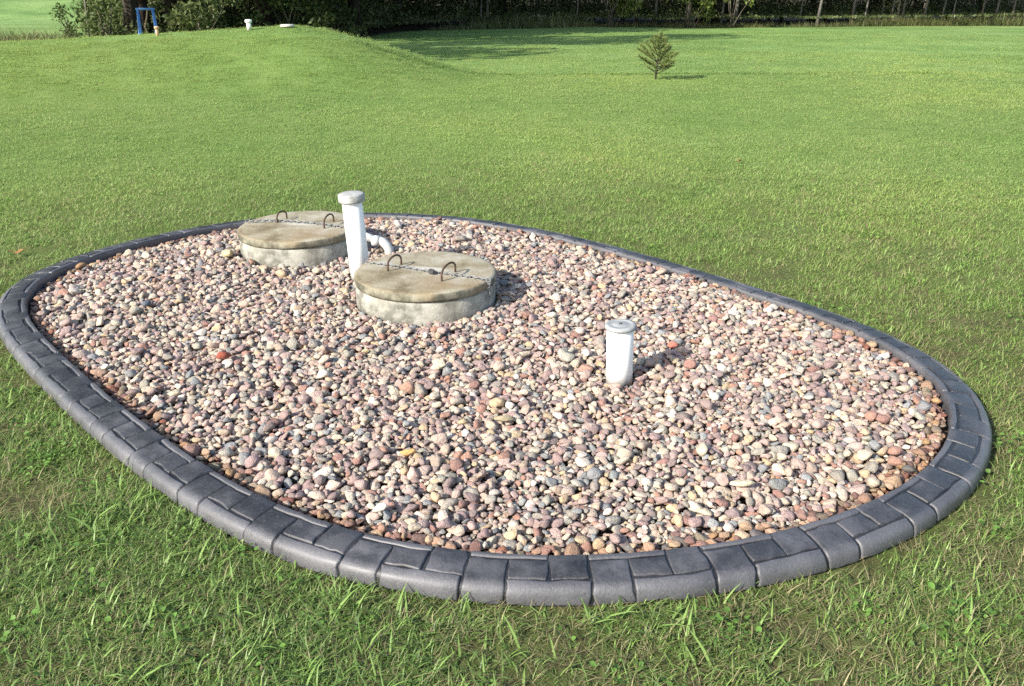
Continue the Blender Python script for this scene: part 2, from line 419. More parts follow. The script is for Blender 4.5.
# ------------------------------------------------------------------ stamped concrete kerb
PROF = np.array([(0.0,0.012),(0.0,0.060),(0.002,0.069),(0.007,0.0740),(0.018,0.0750),(0.055,0.0728),(0.095,0.0690),(0.118,0.0655),(0.134,0.0605),(0.145,0.0520),(0.151,0.038),(0.154,0.016),(0.156,-0.03)])
_pl = np.r_[0, np.cumsum(np.hypot(*np.diff(PROF, axis=0).T))]
V0 = _pl[2]                                  # 0 of the width coordinate = inner top edge
def prof(v, lift=0.0):
    s = np.clip(v+V0, 0, _pl[-1]); o = np.interp(s, _pl, PROF[:,0]); z = np.interp(s, _pl, PROF[:,1])
    o2 = np.interp(s+0.006, _pl, PROF[:,0]) - np.interp(s-0.006, _pl, PROF[:,0]); z2 = np.interp(s+0.006, _pl, PROF[:,1]) - np.interp(s-0.006, _pl, PROF[:,1])
    l = math.hypot(o2, z2) or 1
    return o - z2/l*lift, z + o2/l*lift
def kpoint(t, v, lift):
    c, n = curve_at(t); o, z = prof(v, lift)
    return (c[0]+n[0]*o, c[1]+n[1]*o, z)
kerb = empty('garden_kerb', (CEN[0], CEN[1], 0))
tag(kerb, 'dark charcoal stamped concrete kerb ringing the oval bed of stones', 'kerb')
KOFF = Vector((CEN[0], CEN[1], 0))
def build_kerb():
    nt = 420; vs_ = [-V0, -0.02, -0.004, 0.004, 0.02, 0.055, 0.085, 0.108, 0.125, 0.14, 0.155, 0.172, 0.195, 0.225]
    V, F = [], []
    for i in range(nt):
        for v in vs_:
            p = kpoint(i*CLEN/nt, v, -0.0055 if v > -0.004 else -0.003); V.append(Vector(p)-KOFF)
    m = len(vs_)
    for i in range(nt):
        j = (i+1) % nt
        for k in range(m-1): F.append((i*m+k, i*m+k+1, j*m+k+1, j*m+k) if area2 > 0 else (i*m+k, j*m+k, j*m+k+1, i*m+k+1))
    obj('kerb_core', mesh('kerb_core', V, F, M_CORE), kerb)
    vi = [-V0, -0.02, -0.006, 0.002]; V, F = [], []; m = len(vi)
    for i in range(nt):
        for v in vi: V.append(Vector(kpoint(i*CLEN/nt, v, -0.0008))-KOFF)
    for i in range(nt):
        j = (i+1) % nt
        for k in range(m-1): F.append((i*m+k, i*m+k+1, j*m+k+1, j*m+k) if area2 > 0 else (i*m+k, j*m+k, j*m+k+1, i*m+k+1))
    me = mesh('inner_face', V, F, M_KERB); me.attributes.new('worn', 'FLOAT', 'POINT').data.foreach_set('value', np.ones(len(V), np.float32))
    obj('inner_face', me, kerb)
    def block(t0, t1, v0, v1, seed, strip):
        rr = random.Random(seed)
        g = 0.0029
        a0, a1, b0, b1 = t0+g, t1-g, v0+(g if v0 > 0 else 0), v1-(g if v1 < 0.185 else 0)
        T = np.array([0, .004, .010, .03, .5, .97, .99, .996, 1]); L = a1-a0
        T = np.array([0, .0020, .0060, L*.28, L*.5, L*.72, L-.0060, L-.0020, L])
        W = b1-b0; S = np.array([0, .0020, .0060, W*.36, W*.64, W-.0060, W-.0020, W])
        if v1 > 0.15: S = np.array(sorted([0, .0020, .0060, W-.0060, W-.0020, W]+[q for q in np.arange(0.012, 0.3, 0.012) if .010 < q < W-.010 and b0+q > 0.10 or .010 < q < min(W-.010, .03)]))
        V, F = [], []; hl = rr.uniform(-0.0009, 0.0009); ti = rr.uniform(-0.0015, 0.0015); ph = rr.uniform(0, 50)
        for i, a in enumerate(T):
            for j, b in enumerate(S):
                e = min(i, j, len(T)-1-i, len(S)-1-j)
                lift = {0: -0.0070, 1: -0.0010}.get(e, 0.0) + (hl + ti*(a/L-.5)*2 + 0.0016*(vnoise(a*30+ph, b*30, 1.0)-0.5) if e else 0)
                if e == 0 and v0 <= 0 and j == 0: lift = -0.002
                # uneven, slightly rounded outline
                wa = 0.0055*(vnoise(ph+b*38, ph*3+i//5*7, 1.0)-0.5)*2*(1 if e < 3 else 0)
                wb = 0.0055*(vnoise(ph*2+a*38, ph+j//4*5, 1.0)-0.5)*2*(1 if e < 3 else 0)
                ci = min(i, len(T)-1-i); cj = min(j, len(S)-1-j)
                if ci == 0 and cj == 0:
                    wa += 0.003*(1 if i == 0 else -1); wb += 0.003*(1 if j == 0 else -1)
                if (j == 0 and v0 <= 0): wb = 0
                V.append(Vector(kpoint(a0+a+wa, b0+b+wb, lift))-KOFF)
        m = len(S)
        for i in range(len(T)-1):
            for j in range(m-1):
                q = (i*m+j, i*m+j+1, (i+1)*m+j+1, (i+1)*m+j)
                F.append(q if area2 > 0 else q[::-1])
        me = mesh('stamped_block', V, F, M_KERB)
        bb = np.array([b0+b for a in T for b in S]); wv = np.maximum(np.maximum(sstep(0.112, 0.140, bb), 0.9*(1-sstep(0.006, 0.018, bb))), 0.85 if strip else 0.0)
        me.attributes.new('worn', 'FLOAT', 'POINT').data.foreach_set('value', wv.astype(np.float32))
        return me
    n = round(CLEN/0.345); u = CLEN/n
    for k in range(n):
        t = k*u; rr = random.Random(k)
        j = lambda s=0.006: rr.uniform(-s, s)
        a = t; b = t+u*0.325; c = t+u*0.665; d = t+u
        v1, v2 = 0.031, 0.112; vb = 0.196
        for spec in ((a, b, 0, v2+j(.004)), (b, c, v1+j(.003), vb), (b, d, 0, v1-0.001), (c, d, v1, v2), (c, d+u*0.325, v2+0.001, vb)):
            obj('stamped_block', block(*spec, seed=k*7+int(spec[0]*1000), strip=spec[2] == 0 and spec[3] < 0.05 or spec[2] > 0.1), kerb)
build_kerb()

# ------------------------------------------------------------------ fittings in the bed: where they stand
STZ = 0.041
LID_R, RIS_R = 0.385, 0.377
p1 = at_z(425.5, 270.3, 0.212); p2 = at_z(299, 224.8, 0.212)
vent_b = at_z(361.5, 279, STZ); clean_b = at_z(619.3, 381, STZ)
elb = at_z(390, 255, STZ)
BLOCKERS = [(p1[0], p1[1], RIS_R), (p2[0], p2[1], RIS_R), (vent_b[0], vent_b[1], 0.058), (clean_b[0], clean_b[1], 0.058), (elb[0], elb[1], 0.034)]

# ------------------------------------------------------------------ river stones
def stone_mesh(seed):
    r = np.random.default_rng(seed)
    bm = bmesh.new(); bmesh.ops.create_icosphere(bm, subdivisions=2, radius=1.0)
    P = np.array([v.co[:] for v in bm.verts])
    D = r.normal(size=(7, 3)); D /= np.linalg.norm(D, axis=1)[:,None]
    rad = np.ones(len(P))
    for d, a in zip(D, r.uniform(-0.12, 0.14, 7)): rad += a*np.cos(2.0*np.arccos(np.clip(P@d, -1, 1)))
    Q = P*rad[:,None]
    for _ in range(r.integers(7, 13)):                       # a few worn facets
        d = r.normal(size=3); d /= np.linalg.norm(d); h = r.uniform(0.46, 0.80)
        s = Q@d; over = np.maximum(s-h, 0); Q -= np.outer(over*0.95, d)
    Q += r.normal(size=Q.shape)*0.012
    Q /= np.abs(Q).max(0)
    for v, q in zip(bm.verts, Q): v.co = q
    me = bpy.data.meshes.new('river_stone'); bm.to_mesh(me); bm.free()
    me.polygons.foreach_set('use_smooth', [True]*len(me.polygons)); me.materials.append(M_STONE_I)
    return me
STONES = [stone_mesh(40+i) for i in range(16)]
PAL = [((208,192,168),.20),((192,168,148),.16),((186,158,148),.13),((158,130,126),.12),((158,154,140),.11),((134,114,112),.08),((222,212,196),.07),((172,122,100),.038),((202,174,134),.045),((130,138,140),.06),((146,100,88),.03)]
PALC = np.array([srgb(*c, 0.90) for c, _ in PAL]); PALW = np.array([q for _, q in PAL]); PALW /= PALW.sum()

bed = empty('gravel_bed', (CEN[0], CEN[1], 0))
tag(bed, 'oval bed of pink, cream and grey river stones inside the dark kerb', 'gravel bed')
def build_bed():
    # soil under the stones
    nb = 160; V = [(0, 0, 0.008)]+[(*(CUR[int(i*NC/nb)]+NRM[int(i*NC/nb)]*0.02-CEN), 0.008) for i in range(nb)]
    F = [(0, 1+i, 1+(i+1) % nb) if area2 > 0 else (0, 1+(i+1) % nb, 1+i) for i in range(nb)]
    obj('bed_soil', mesh('bed_soil', V, F, M_SOIL), bed)
    lo = CUR.min(0)-0.05; hi = CUR.max(0)+0.05; g = 0.0035
    nx, ny = int((hi[0]-lo[0])/g), int((hi[1]-lo[1])/g)
    HM = np.full((nx, ny), 0.008); ID = np.full((nx, ny), -1, dtype=np.int32)
    S = []
    def ellipsoid(sx, sy, sz, eul):
        Rm = np.array(Matrix.Rotation(eul[2], 3, 'Z') @ Matrix.Rotation(eul[1], 3, 'Y') @ Matrix.Rotation(eul[0], 3, 'X'))
        return Rm @ np.diag([1/sx**2, 1/sy**2, 1/sz**2]) @ Rm.T
    def drop(x, y, dims, eul, col, var, pct=52, rank=False):
        A = ellipsoid(*dims, eul); k = int(max(dims)/g)+1
        ci, cj = int((x-lo[0])/g), int((y-lo[1])/g)
        i0, i1, j0, j1 = ci-k, ci+k+1, cj-k, cj+k+1
        if i0 < 0 or j0 < 0 or i1 >= nx or j1 >= ny: return
        dx = (np.arange(-k, k+1)*g)[:,None]; dy = (np.arange(-k, k+1)*g)[None,:]
        a = A[2,2]; b = A[0,2]*dx+A[1,2]*dy; c = A[0,0]*dx*dx+2*A[0,1]*dx*dy+A[1,1]*dy*dy-1
        q = b*b-a*c; ok = q > 0
        sq = np.sqrt(np.maximum(q, 0)); lowz = (-b-sq)/a; top = (-b+sq)/a
        Hw = HM[i0:i1, j0:j1]
        gap = (Hw-lowz)[ok]
        z = np.partition(gap, int(len(gap)*pct/100))[int(len(gap)*pct/100)]
        up = np.where(ok, z+top, -9); m = up > Hw
        Hw[m] = up[m]; ID[i0:i1, j0:j1][m] = len(S)
        S.append((x, y, z, dims, eul, col, var))
    def free(x, y, r):
        if inner_gap(x, y) < r*0.75+0.004: return False
        return all((x-a)**2+(y-b)**2 > (q+r*0.85)**2 for a, b, q in BLOCKERS)
    def target(x, y): return STZ-0.010+0.020*(vnoise(x, y, 0.7, 2)-0.5) + 0.012*min(max(float(inner_gap(x, y)), 0)/0.5, 1) + 0.024*float(sstep(-0.1, 1.0, (x-CEN[0])*0.8+(y-CEN[1])*0.6))
    n_try = 0; r = np.random.default_rng(5)
    N = 135000
    RX = r.uniform(lo[0], hi[0], (N, 5)); RY = r.uniform(lo[1], hi[1], (N, 5))
    inside = inner_gap(RX.ravel(), RY.ravel()).reshape(N, 5)
    A_ = np.clip(r.lognormal(math.log(0.0142), 0.36, N), 0.007, 0.036)
    E = np.c_[r.normal(0, 0.24, N), r.normal(0, 0.24, N), r.uniform(0, 6.28, N)]
    rb, rc = r.uniform(0.56, 0.98, N), r.uniform(0.40, 0.78, N)
    pc = r.choice(len(PAL), N, p=PALW); jit = r.normal(1, 0.12, N); hue = r.normal(0, 0.022, (N, 3))
    var = r.integers(0, len(STONES), N)
    for n in range(N):
        best = None
        for q in range(5):
            if inside[n, q] < 0.01: continue
            x, y = RX[n, q], RY[n, q]
            h = HM[int((x-lo[0])/g), int((y-lo[1])/g)] - target(x, y)
            if best is None or h < best[0]: best = (h, x, y)
        if best is None or best[0] > -0.008: continue
        _, x, y = best; a = A_[n]
        if not free(x, y, a): continue
        col = PALC[pc[n]]*np.clip(jit[n], 0.6, 1.4)*(1+hue[n])
        col = 0.74*col+0.26*np.array([0.40, 0.325, 0.275])
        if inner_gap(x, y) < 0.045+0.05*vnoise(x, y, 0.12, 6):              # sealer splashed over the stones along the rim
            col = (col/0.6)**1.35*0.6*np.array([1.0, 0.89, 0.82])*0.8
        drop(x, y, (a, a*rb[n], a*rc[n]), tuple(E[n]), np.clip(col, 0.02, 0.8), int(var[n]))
    # stones that stand out by themselves
    SPECIAL = [((224,362), (0.034,0.026,0.022), srgb(150,78,58), 'rust-red angular stone lying in the left half of the bed', 3),
               ((55,267), (0.026,0.022,0.018), srgb(214,190,120), 'yellow pebble beside the kerb at the left end of the bed', 5),
               ((147,307), (0.030,0.026,0.020), srgb(96,104,116), 'dark blue-grey stone at the left end of the bed', 2),
               ((228,258), (0.046,0.034,0.026), srgb(214,194,150), 'big pale yellow stone just left of the farther concrete lid', 7),
               ((672,349), (0.026,0.020,0.017), srgb(196,120,102), 'salmon pink stone right of the short white pipe', 4),
               ((505,422), (0.048,0.022,0.018), srgb(170,156,128), 'long olive-tan stone in the middle of the bed front', 9),
               ((408,459), (0.030,0.023,0.018), srgb(212,168,108), 'ochre yellow stone in the front left part of the bed', 11),
               ((743,487), (0.050,0.024,0.018), srgb(216,200,170), 'long cream stone near the front right of the bed', 1)]
    sp0 = len(S)
    for (px, py), d, c, lab, v in SPECIAL:
        p = at_z(px, py, STZ+0.012); drop(p[0], p[1], d, (0.1, -0.08, random.uniform(-0.5, 0.5)), np.array(c)*0.9, v, 80)
    vis = np.bincount(ID[ID >= 0].ravel(), minlength=len(S)).astype(float)
    P = np.array([(s[0], s[1], s[2]) for s in S]); dist = np.sqrt(P[:,0]**2+P[:,1]**2+(CAM_H-P[:,2])**2)
    score = vis/dist**2.6; score[sp0:] = -1
    pick = set(np.argsort(-score)[:300].tolist())
    rest = []
    for k, s in enumerate(S):
        x, y, z, d, e, c, v = s
        if k in pick or k >= sp0:
            o = obj('river_stone', STONES[v])
            o.material_slots[0].link = 'OBJECT'; o.material_slots[0].material = M_STONE
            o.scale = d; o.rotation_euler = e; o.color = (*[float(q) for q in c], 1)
            if k >= sp0:
                o.location = (x, y, z); tag(o, SPECIAL[k-sp0][3], 'stone')
            else:
                o.parent = bed; o.location = (x-CEN[0], y-CEN[1], z)
        elif vis[k] > 0 or z > 0.03: rest.append(k)
    pts = np.array([(S[k][0]-CEN[0], S[k][1]-CEN[1], S[k][2]) for k in rest])
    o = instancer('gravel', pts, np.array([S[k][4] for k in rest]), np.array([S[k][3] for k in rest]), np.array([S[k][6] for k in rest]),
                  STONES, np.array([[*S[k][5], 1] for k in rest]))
    o.parent = bed; tag(o, kind='stuff')
    print('stones', len(S), 'instanced', len(rest))

def instancer(name, pts, rot, scl, idx, meshes, col=None):
    """one object whose points each carry one of the given meshes"""
    coll = bpy.data.collections.new(name+'_sources')
    for i, m in enumerate(meshes):
        coll.objects.link(bpy.data.objects.new('%s_source_%03d' % (name, i), m))
    me = bpy.data.meshes.new(name); n = len(pts)
    me.vertices.add(n); me.vertices.foreach_set('co', np.asarray(pts, np.float32).ravel())
    def at(nm, typ, key, val):
        a = me.attributes.new(nm, typ, 'POINT'); a.data.foreach_set(key, np.ascontiguousarray(val).ravel())
    at('rot', 'FLOAT_VECTOR', 'vector', rot.astype(np.float32)); at('scl', 'FLOAT_VECTOR', 'vector', scl.astype(np.float32))
    at('pick', 'INT', 'value', idx.astype(np.int32))
    if col is not None: at('col', 'FLOAT_COLOR', 'color', col.astype(np.float32))
    o = obj(name, me)
    ng = bpy.data.node_groups.new(name+'_scatter', 'GeometryNodeTree')
    ng.interface.new_socket('Geometry', in_out='INPUT', socket_type='NodeSocketGeometry')
    ng.interface.new_socket('Geometry', in_out='OUTPUT', socket_type='NodeSocketGeometry')
    N, L = ng.nodes, ng.links
    gi, go = N.new('NodeGroupInput'), N.new('NodeGroupOutput')
    ip = N.new('GeometryNodeInstanceOnPoints'); ci = N.new('GeometryNodeCollectionInfo')
    ci.inputs['Collection'].default_value = coll; ci.inputs['Separate Children'].default_value = True; ci.inputs['Reset Children'].default_value = True
    def na(nm, typ):
        a = N.new('GeometryNodeInputNamedAttribute'); a.data_type = typ; a.inputs[0].default_value = nm; return a.outputs[0]
    er = N.new('FunctionNodeEulerToRotation'); L.new(na('rot', 'FLOAT_VECTOR'), er.inputs[0])
    L.new(gi.outputs[0], ip.inputs['Points']); L.new(ci.outputs[0], ip.inputs['Instance'])
    ip.inputs['Pick Instance'].default_value = True
    L.new(na('pick', 'INT'), ip.inputs['Instance Index']); L.new(er.outputs[0], ip.inputs['Rotation']); L.new(na('scl', 'FLOAT_VECTOR'), ip.inputs['Scale'])
    L.new(ip.outputs[0], go.inputs[0])
    md = o.modifiers.new('scatter', 'NODES'); md.node_group = ng
    return o
build_bed()

# ------------------------------------------------------------------ concrete risers, lids, chains
def wobble(seed, amp):
    def f(r, z, a):
        x, y = math.cos(a), math.sin(a)
        return r*(1+amp*(float(fbm(x*3+seed, y*3+z*9, 0.5, seed))-0.5)*2), z + amp*0.10*(float(fbm(x*4+seed*2, y*4, 0.5, 4))-0.5)
    return f
def riser(c, label, seed):
    t = empty('concrete_riser', (c[0], c[1], -0.02))
    V, F = lathe([(RIS_R-0.004, 0.0), (RIS_R, 0.03), (RIS_R, 0.10), (RIS_R-0.001, 0.165), (RIS_R-0.010, 0.178), (RIS_R-0.05, 0.179)], 96, wobble(seed, 0.008))
    V = list(V)
    o = obj('riser_wall', mesh('riser_wall', V, F, M_RISER), t)
    tag(t, label, 'riser', 'concrete riser rings in the bed'); return t
def flat_handle(name, lid, a, b, h):
    a, b = Vector(a), Vector(b); d = b-a; P = [a+Vector((0,0,-0.02)), a+Vector((0,0,h*0.45))]
    for k in range(1, 12):
        an = math.pi*k/12; P.append(a+d*(0.5-0.5*math.cos(an))+Vector((0,0,h*0.45+h*0.55*math.sin(an))))
    P += [b+Vector((0,0,h*0.45)), b+Vector((0,0,-0.02))]
    obj(name, mesh(name, *tube(P, 0.0055, 8), M_RUST), lid)
def lid_thing(c, label, seed, handles, tilt):
    t = empty('manhole_cover', (c[0], c[1], 0.160))
    t.rotation_euler = (tilt[0], tilt[1], 0)
    R = LID_R
    pr = [(R-0.030, 0.0), (R-0.008, 0.0015), (R-0.002, 0.012), (R, 0.030), (R-0.002, 0.042), (R-0.009, 0.0485), (R-0.022, 0.051), (R*0.72, 0.052), (R*0.4, 0.053), (R*0.12, 0.054)]
    obj('slab', mesh('slab', *lathe(pr, 120, wobble(seed, 0.014)), M_LID), t)
    inv = Vector((c[0], c[1], 0.160))
    for (a, b, h) in handles:
        flat_handle('lift_handle', t, Vector(at_z(*a, 0.213))-inv, Vector(at_z(*b, 0.213))-inv, h)
    tag(t, label, 'manhole cover', 'concrete lids on the risers'); return t
def chain_thing(path, label, lock=None):
    P = [Vector(p) for p in path]; o0 = P[0].copy()
    d = [0]
    for i in range(1, len(P)): d.append(d[-1]+(P[i]-P[i-1]).length)
    def pt(s):
        for i in range(1, len(P)):
            if s <= d[i]: return P[i-1].lerp(P[i], (s-d[i-1])/(d[i]-d[i-1]))
        return P[-1]
    pitch = 0.023; n = int(d[-1]/pitch); parts = []
    rr = random.Random(3)
    for k in range(n):
        s = k*pitch+pitch/2; c = pt(s)+Vector((rr.uniform(-.002,.002), rr.uniform(-.0035,.0035), 0)); t = (pt(min(s+.01, d[-1]))-pt(max(s-.01, 0))).normalized()
        t = (t+Vector((0, rr.uniform(-.25,.25), 0))).normalized()
        up = Vector((0,0,1)) if abs(t.z) < 0.8 else Vector((0,-1,0))
        b = t.cross(up).normalized(); up = b.cross(t).normalized()
        w = (b*0.85+up*0.5) if k % 2 else (b*0.6-up*0.8)
        w.normalize(); ring = []
        for q in range(14):
            an = 2*math.pi*q/14; ca, sa = math.cos(an), math.sin(an)
            ring.append(c + t*(0.0075*(1 if ca > 0 else -1)*(abs(ca) > 0.2)+ca*0.0088) + w*sa*0.0088)
        parts.append(tube(ring, 0.0025, 6, closed=True))
    V, F = merge(parts); V = [v-o0 for v in V]
    root = empty('chain', o0)
    obj('links', mesh('links', V, F, M_CHAIN), root)['kind'] = 'stuff'
    if lock is not None:
        c = Vector(lock)-o0
        bm = bmesh.new(); bmesh.ops.create_cube(bm, size=1.0)
        bmesh.ops.scale(bm, vec=(0.034, 0.020, 0.026), verts=bm.verts); bmesh.ops.bevel(bm, geom=bm.edges[:], offset=0.005, segments=2, affect='EDGES')
        me = bpy.data.meshes.new('padlock'); bm.to_mesh(me); bm.free(); me.materials.append(M_LOCK)
        ob = obj('padlock', me, root, c); ob.rotation_euler = (0, 0.1, -0.3)
    tag(root, label, 'chain', 'chains laid across the lids'); return root

riser(p1, 'pale concrete riser ring under the nearer lid', 2)
riser(p2, 'pale concrete riser ring under the farther lid, left of the tall pipe', 5)
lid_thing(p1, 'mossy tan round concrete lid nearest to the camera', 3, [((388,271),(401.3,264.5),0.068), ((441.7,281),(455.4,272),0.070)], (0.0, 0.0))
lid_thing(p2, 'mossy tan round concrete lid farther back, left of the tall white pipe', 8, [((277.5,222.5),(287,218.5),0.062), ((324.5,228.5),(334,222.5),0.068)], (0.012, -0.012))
zt = 0.160+0.054+0.005
ch1 = [at_z(x, y, zt) for x, y in [(366.5,262.2),(384,264.6),(401,266.8),(417,269.6),(431.7,271.8),(452,274.5),(473,277.2),(488,279.6)]]
e = at_z(489.5, 280, zt); out = np.array([e[0]-p1[0], e[1]-p1[1]]); out /= np.hypot(*out); rim = np.array([p1[0], p1[1]])+out*(LID_R+0.008)
ch1 += [np.array([*(rim-out*0.012), zt]), np.array([*rim, zt-0.010]), np.array([*(rim+out*0.003), 0.16]), np.array([*(rim+out*0.004), 0.10]), np.array([*(rim+out*0.01), 0.074])]
chain_thing(ch1, 'grey steel chain lying across the nearer concrete lid', at_z(431.7, 271.5, zt+0.012))
ch2 = [at_z(x, y, zt+0.004) for x, y in [(246,221.2),(262,220.6),(281,220.6),(300,222),(318,223.5),(333,225.5),(350,227.5)]]
chain_thing(ch2, 'grey steel chain lying across the farther concrete lid')

# ------------------------------------------------------------------ pipes
def rod(name, r, L, mat, parent, z=0.0, n=40, r_in=None):
    pr = [(r, z), (r, z+L*0.5), (r, z+L-0.003), (r-0.003, z+L)]
    return obj(name, mesh(name, *lathe(pr, n), mat), parent)
v = empty('vent_pipe', (vent_b[0], vent_b[1], 0.0)); top = at_y(351.3, 193.5, vent_b[1])
v.rotation_euler = (0.0, math.atan2(top[0]-vent_b[0], top[2]-STZ), 0)
rod('pipe', 0.0575, top[2]-0.03, M_PVC, v)
zc = top[2]-0.046
obj('cap', mesh('cap', *lathe([(0.060, zc), (0.0735, zc+0.001), (0.0755, zc+0.008), (0.0755, zc+0.040), (0.073, zc+0.046), (0.066, zc+0.049), (0.04, zc+0.052), (0.008, zc+0.053)], 40), M_CAP), v)
tag(v, 'tall white plastic vent pipe with grey cap beside the nearer lid', 'pipe')
v = empty('cleanout_pipe', (clean_b[0], clean_b[1], 0.0)); top = at_y(620.8, 324, clean_b[1])
v.rotation_euler = (0.0, math.atan2(top[0]-clean_b[0], top[2]-STZ), 0)
rod('pipe', 0.0575, top[2]-0.008, M_PVC, v)
zc = top[2]-0.018
cp = obj('cap', mesh('cap', *lathe([(0.058, zc), (0.0665, zc+0.001), (0.067, zc+0.008), (0.0655, zc+0.016), (0.058, zc+0.019), (0.050, zc+0.0188), (0.047, zc+0.0172), (0.030, zc+0.0172), (0.028, zc+0.0185), (0.012, zc+0.019)], 48), M_CAP2), v)
obj('cap_screw', mesh('cap_screw', *lathe([(0.007, 0), (0.007, 0.004), (0.004, 0.006)], 12), M_LOCK), cp, (0, 0, zc+0.018))
tag(v, 'short white plastic cleanout pipe with flat grey cap standing alone among the stones', 'pipe')

c = empty('conduit_pipe', (elb[0], elb[1], 0.0)); E0 = Vector((elb[0], elb[1], 0))
d = Vector((p2[0]-elb[0], p2[1]-elb[1], 0)); d.normalize()
s0 = Vector((p2[0], p2[1], 0.180)) - d*(RIS_R-0.02)
e0 = Vector((elb[0], elb[1], 0.132)) + d*0.075
obj('pipe', mesh('pipe', *tube([s0-E0, s0.lerp(e0, 0.5)-E0, e0-E0], 0.027, 20), M_CONDUIT), c)
P = []
for k in range(13):
    an = math.pi/2*k/12; P.append(Vector((0,0,0.046))+d*0.075*(1-math.sin(an))+Vector((0,0,0.086*math.cos(an))))
P.append(Vector((0,0,-0.01)))
obj('elbow', mesh('elbow', *tube(P, 0.029, 20), M_CONDUIT), c)
obj('coupling', mesh('coupling', *tube([e0-E0+d*0.035, e0-E0-d*0.012], 0.034, 24), M_CONDUIT), c)
tag(c, 'pale plastic conduit with an elbow bending down into the stones behind the tall pipe', 'pipe')

# ------------------------------------------------------------------ grass
def blade(base, az, L, wd, lean, curl, nseg, r):
    """list of strips: returns verts and faces for one blade"""
    V, F = [], []; x, y, z = base; ca, sa = math.cos(az), math.sin(az); an = lean; step = L/nseg
    for i in range(nseg+1):
        f = i/nseg; hw = wd*0.5*(1-f**1.6)*(0.75+0.5*min(f*3, 1)*0.5)
        if i < nseg:
            V += [(x-sa*hw, y+ca*hw, z), (x+sa*hw, y-ca*hw, z)]
        else: V.append((x, y, z))
        x += math.sin(an)*ca*step; y += math.sin(an)*sa*step; z += math.cos(an)*step
        z = max(z, 0.003); an = min(an+curl/nseg, 2.3)
    for i in range(nseg-1): F.append((2*i, 2*i+1, 2*i+3, 2*i+2))
    F.append((2*(nseg-1), 2*(nseg-1)+1, 2*nseg))
    return V, F
def tuft(seed, n, rad, L, wd, lean, curl, mat, nseg=3, flat=False):
    r = random.Random(seed); parts = []
    for _ in range(n):
        q = rad*math.sqrt(r.random()); a = r.uniform(0, 6.283); l = L*r.lognormvariate(0, 0.33)
        le = min(abs(r.gauss(lean, 0.28)), 1.45)
        parts.append(blade((q*math.cos(a), q*math.sin(a), r.uniform(-0.004, 0.01) if flat else -0.004), r.uniform(0, 6.283), l, wd*r.uniform(0.6, 1.3), le, curl*r.uniform(0.3, 1.5), nseg, r))
    V, F = merge(parts); return mesh('tuft', V, F, mat)
def broadleaf(seed, n, rad, size):
    r = random.Random(seed); parts = []
    for _ in range(n):
        a = r.uniform(0, 6.283); q = rad*math.sqrt(r.random()); h = r.uniform(0.008, 0.028); b = Vector((q*math.cos(a), q*math.sin(a), h))
        s = size*r.uniform(0.6, 1.3); az = r.uniform(0, 6.283); ti = r.uniform(-0.5, 0.5)
        M = Matrix.Rotation(az, 3, 'Z') @ Matrix.Rotation(ti, 3, 'X') @ Matrix.Rotation(r.uniform(-0.5, 0.3), 3, 'Y')
        pr = [(0, 0.12, 0), (0.35, 0.42, 0.06), (0.7, 0.40, 0.05), (1.0, 0.05, -0.06)]
        V = []
        for (u, w_, k) in pr: V += [b+M@Vector((u*s, -w_*s, k*s)), b+M@Vector((u*s, 0, k*s-0.1*s)), b+M@Vector((u*s, w_*s, k*s))]
        F = []
        for i in range(3): F += [(3*i, 3*i+1, 3*i+4, 3*i+3), (3*i+1, 3*i+2, 3*i+5, 3*i+4)]
        parts.append((V, F))
    V, F = merge(parts); return mesh('tuft', V, F, M_CLOVER)
TUFTS = ([tuft(i, 40, 0.075, 0.032, 0.0028, 0.85, 1.0, M_GRASS) for i in range(5)] +           # 0-4 short lawn
         [tuft(20+i, 16, 0.05, 0.052, 0.0054, 0.95, 1.3, M_GRASS2) for i in range(4)] +         # 5-8 coarse
         [broadleaf(30+i, 16, 0.06, 0.0125) for i in range(3)] +                                   # 9-11 broad leaves
         [tuft(40+i, 26, 0.08, 0.040, 0.0024, 1.15, 0.5, M_DRY, 2, True) for i in range(3)] +     # 12-14 straw
         [tuft(50+i, 64, 0.15, 0.030, 0.0054, 1.1, 0.5, M_GRASSF, 2) for i in range(3)] +          # 15-17 for farther lawn
         [tuft(60+i, 30, 0.16, 0.30, 0.009, 0.35, 0.9, M_WEED, 3) for i in range(3)])             # 18-20 tall weeds
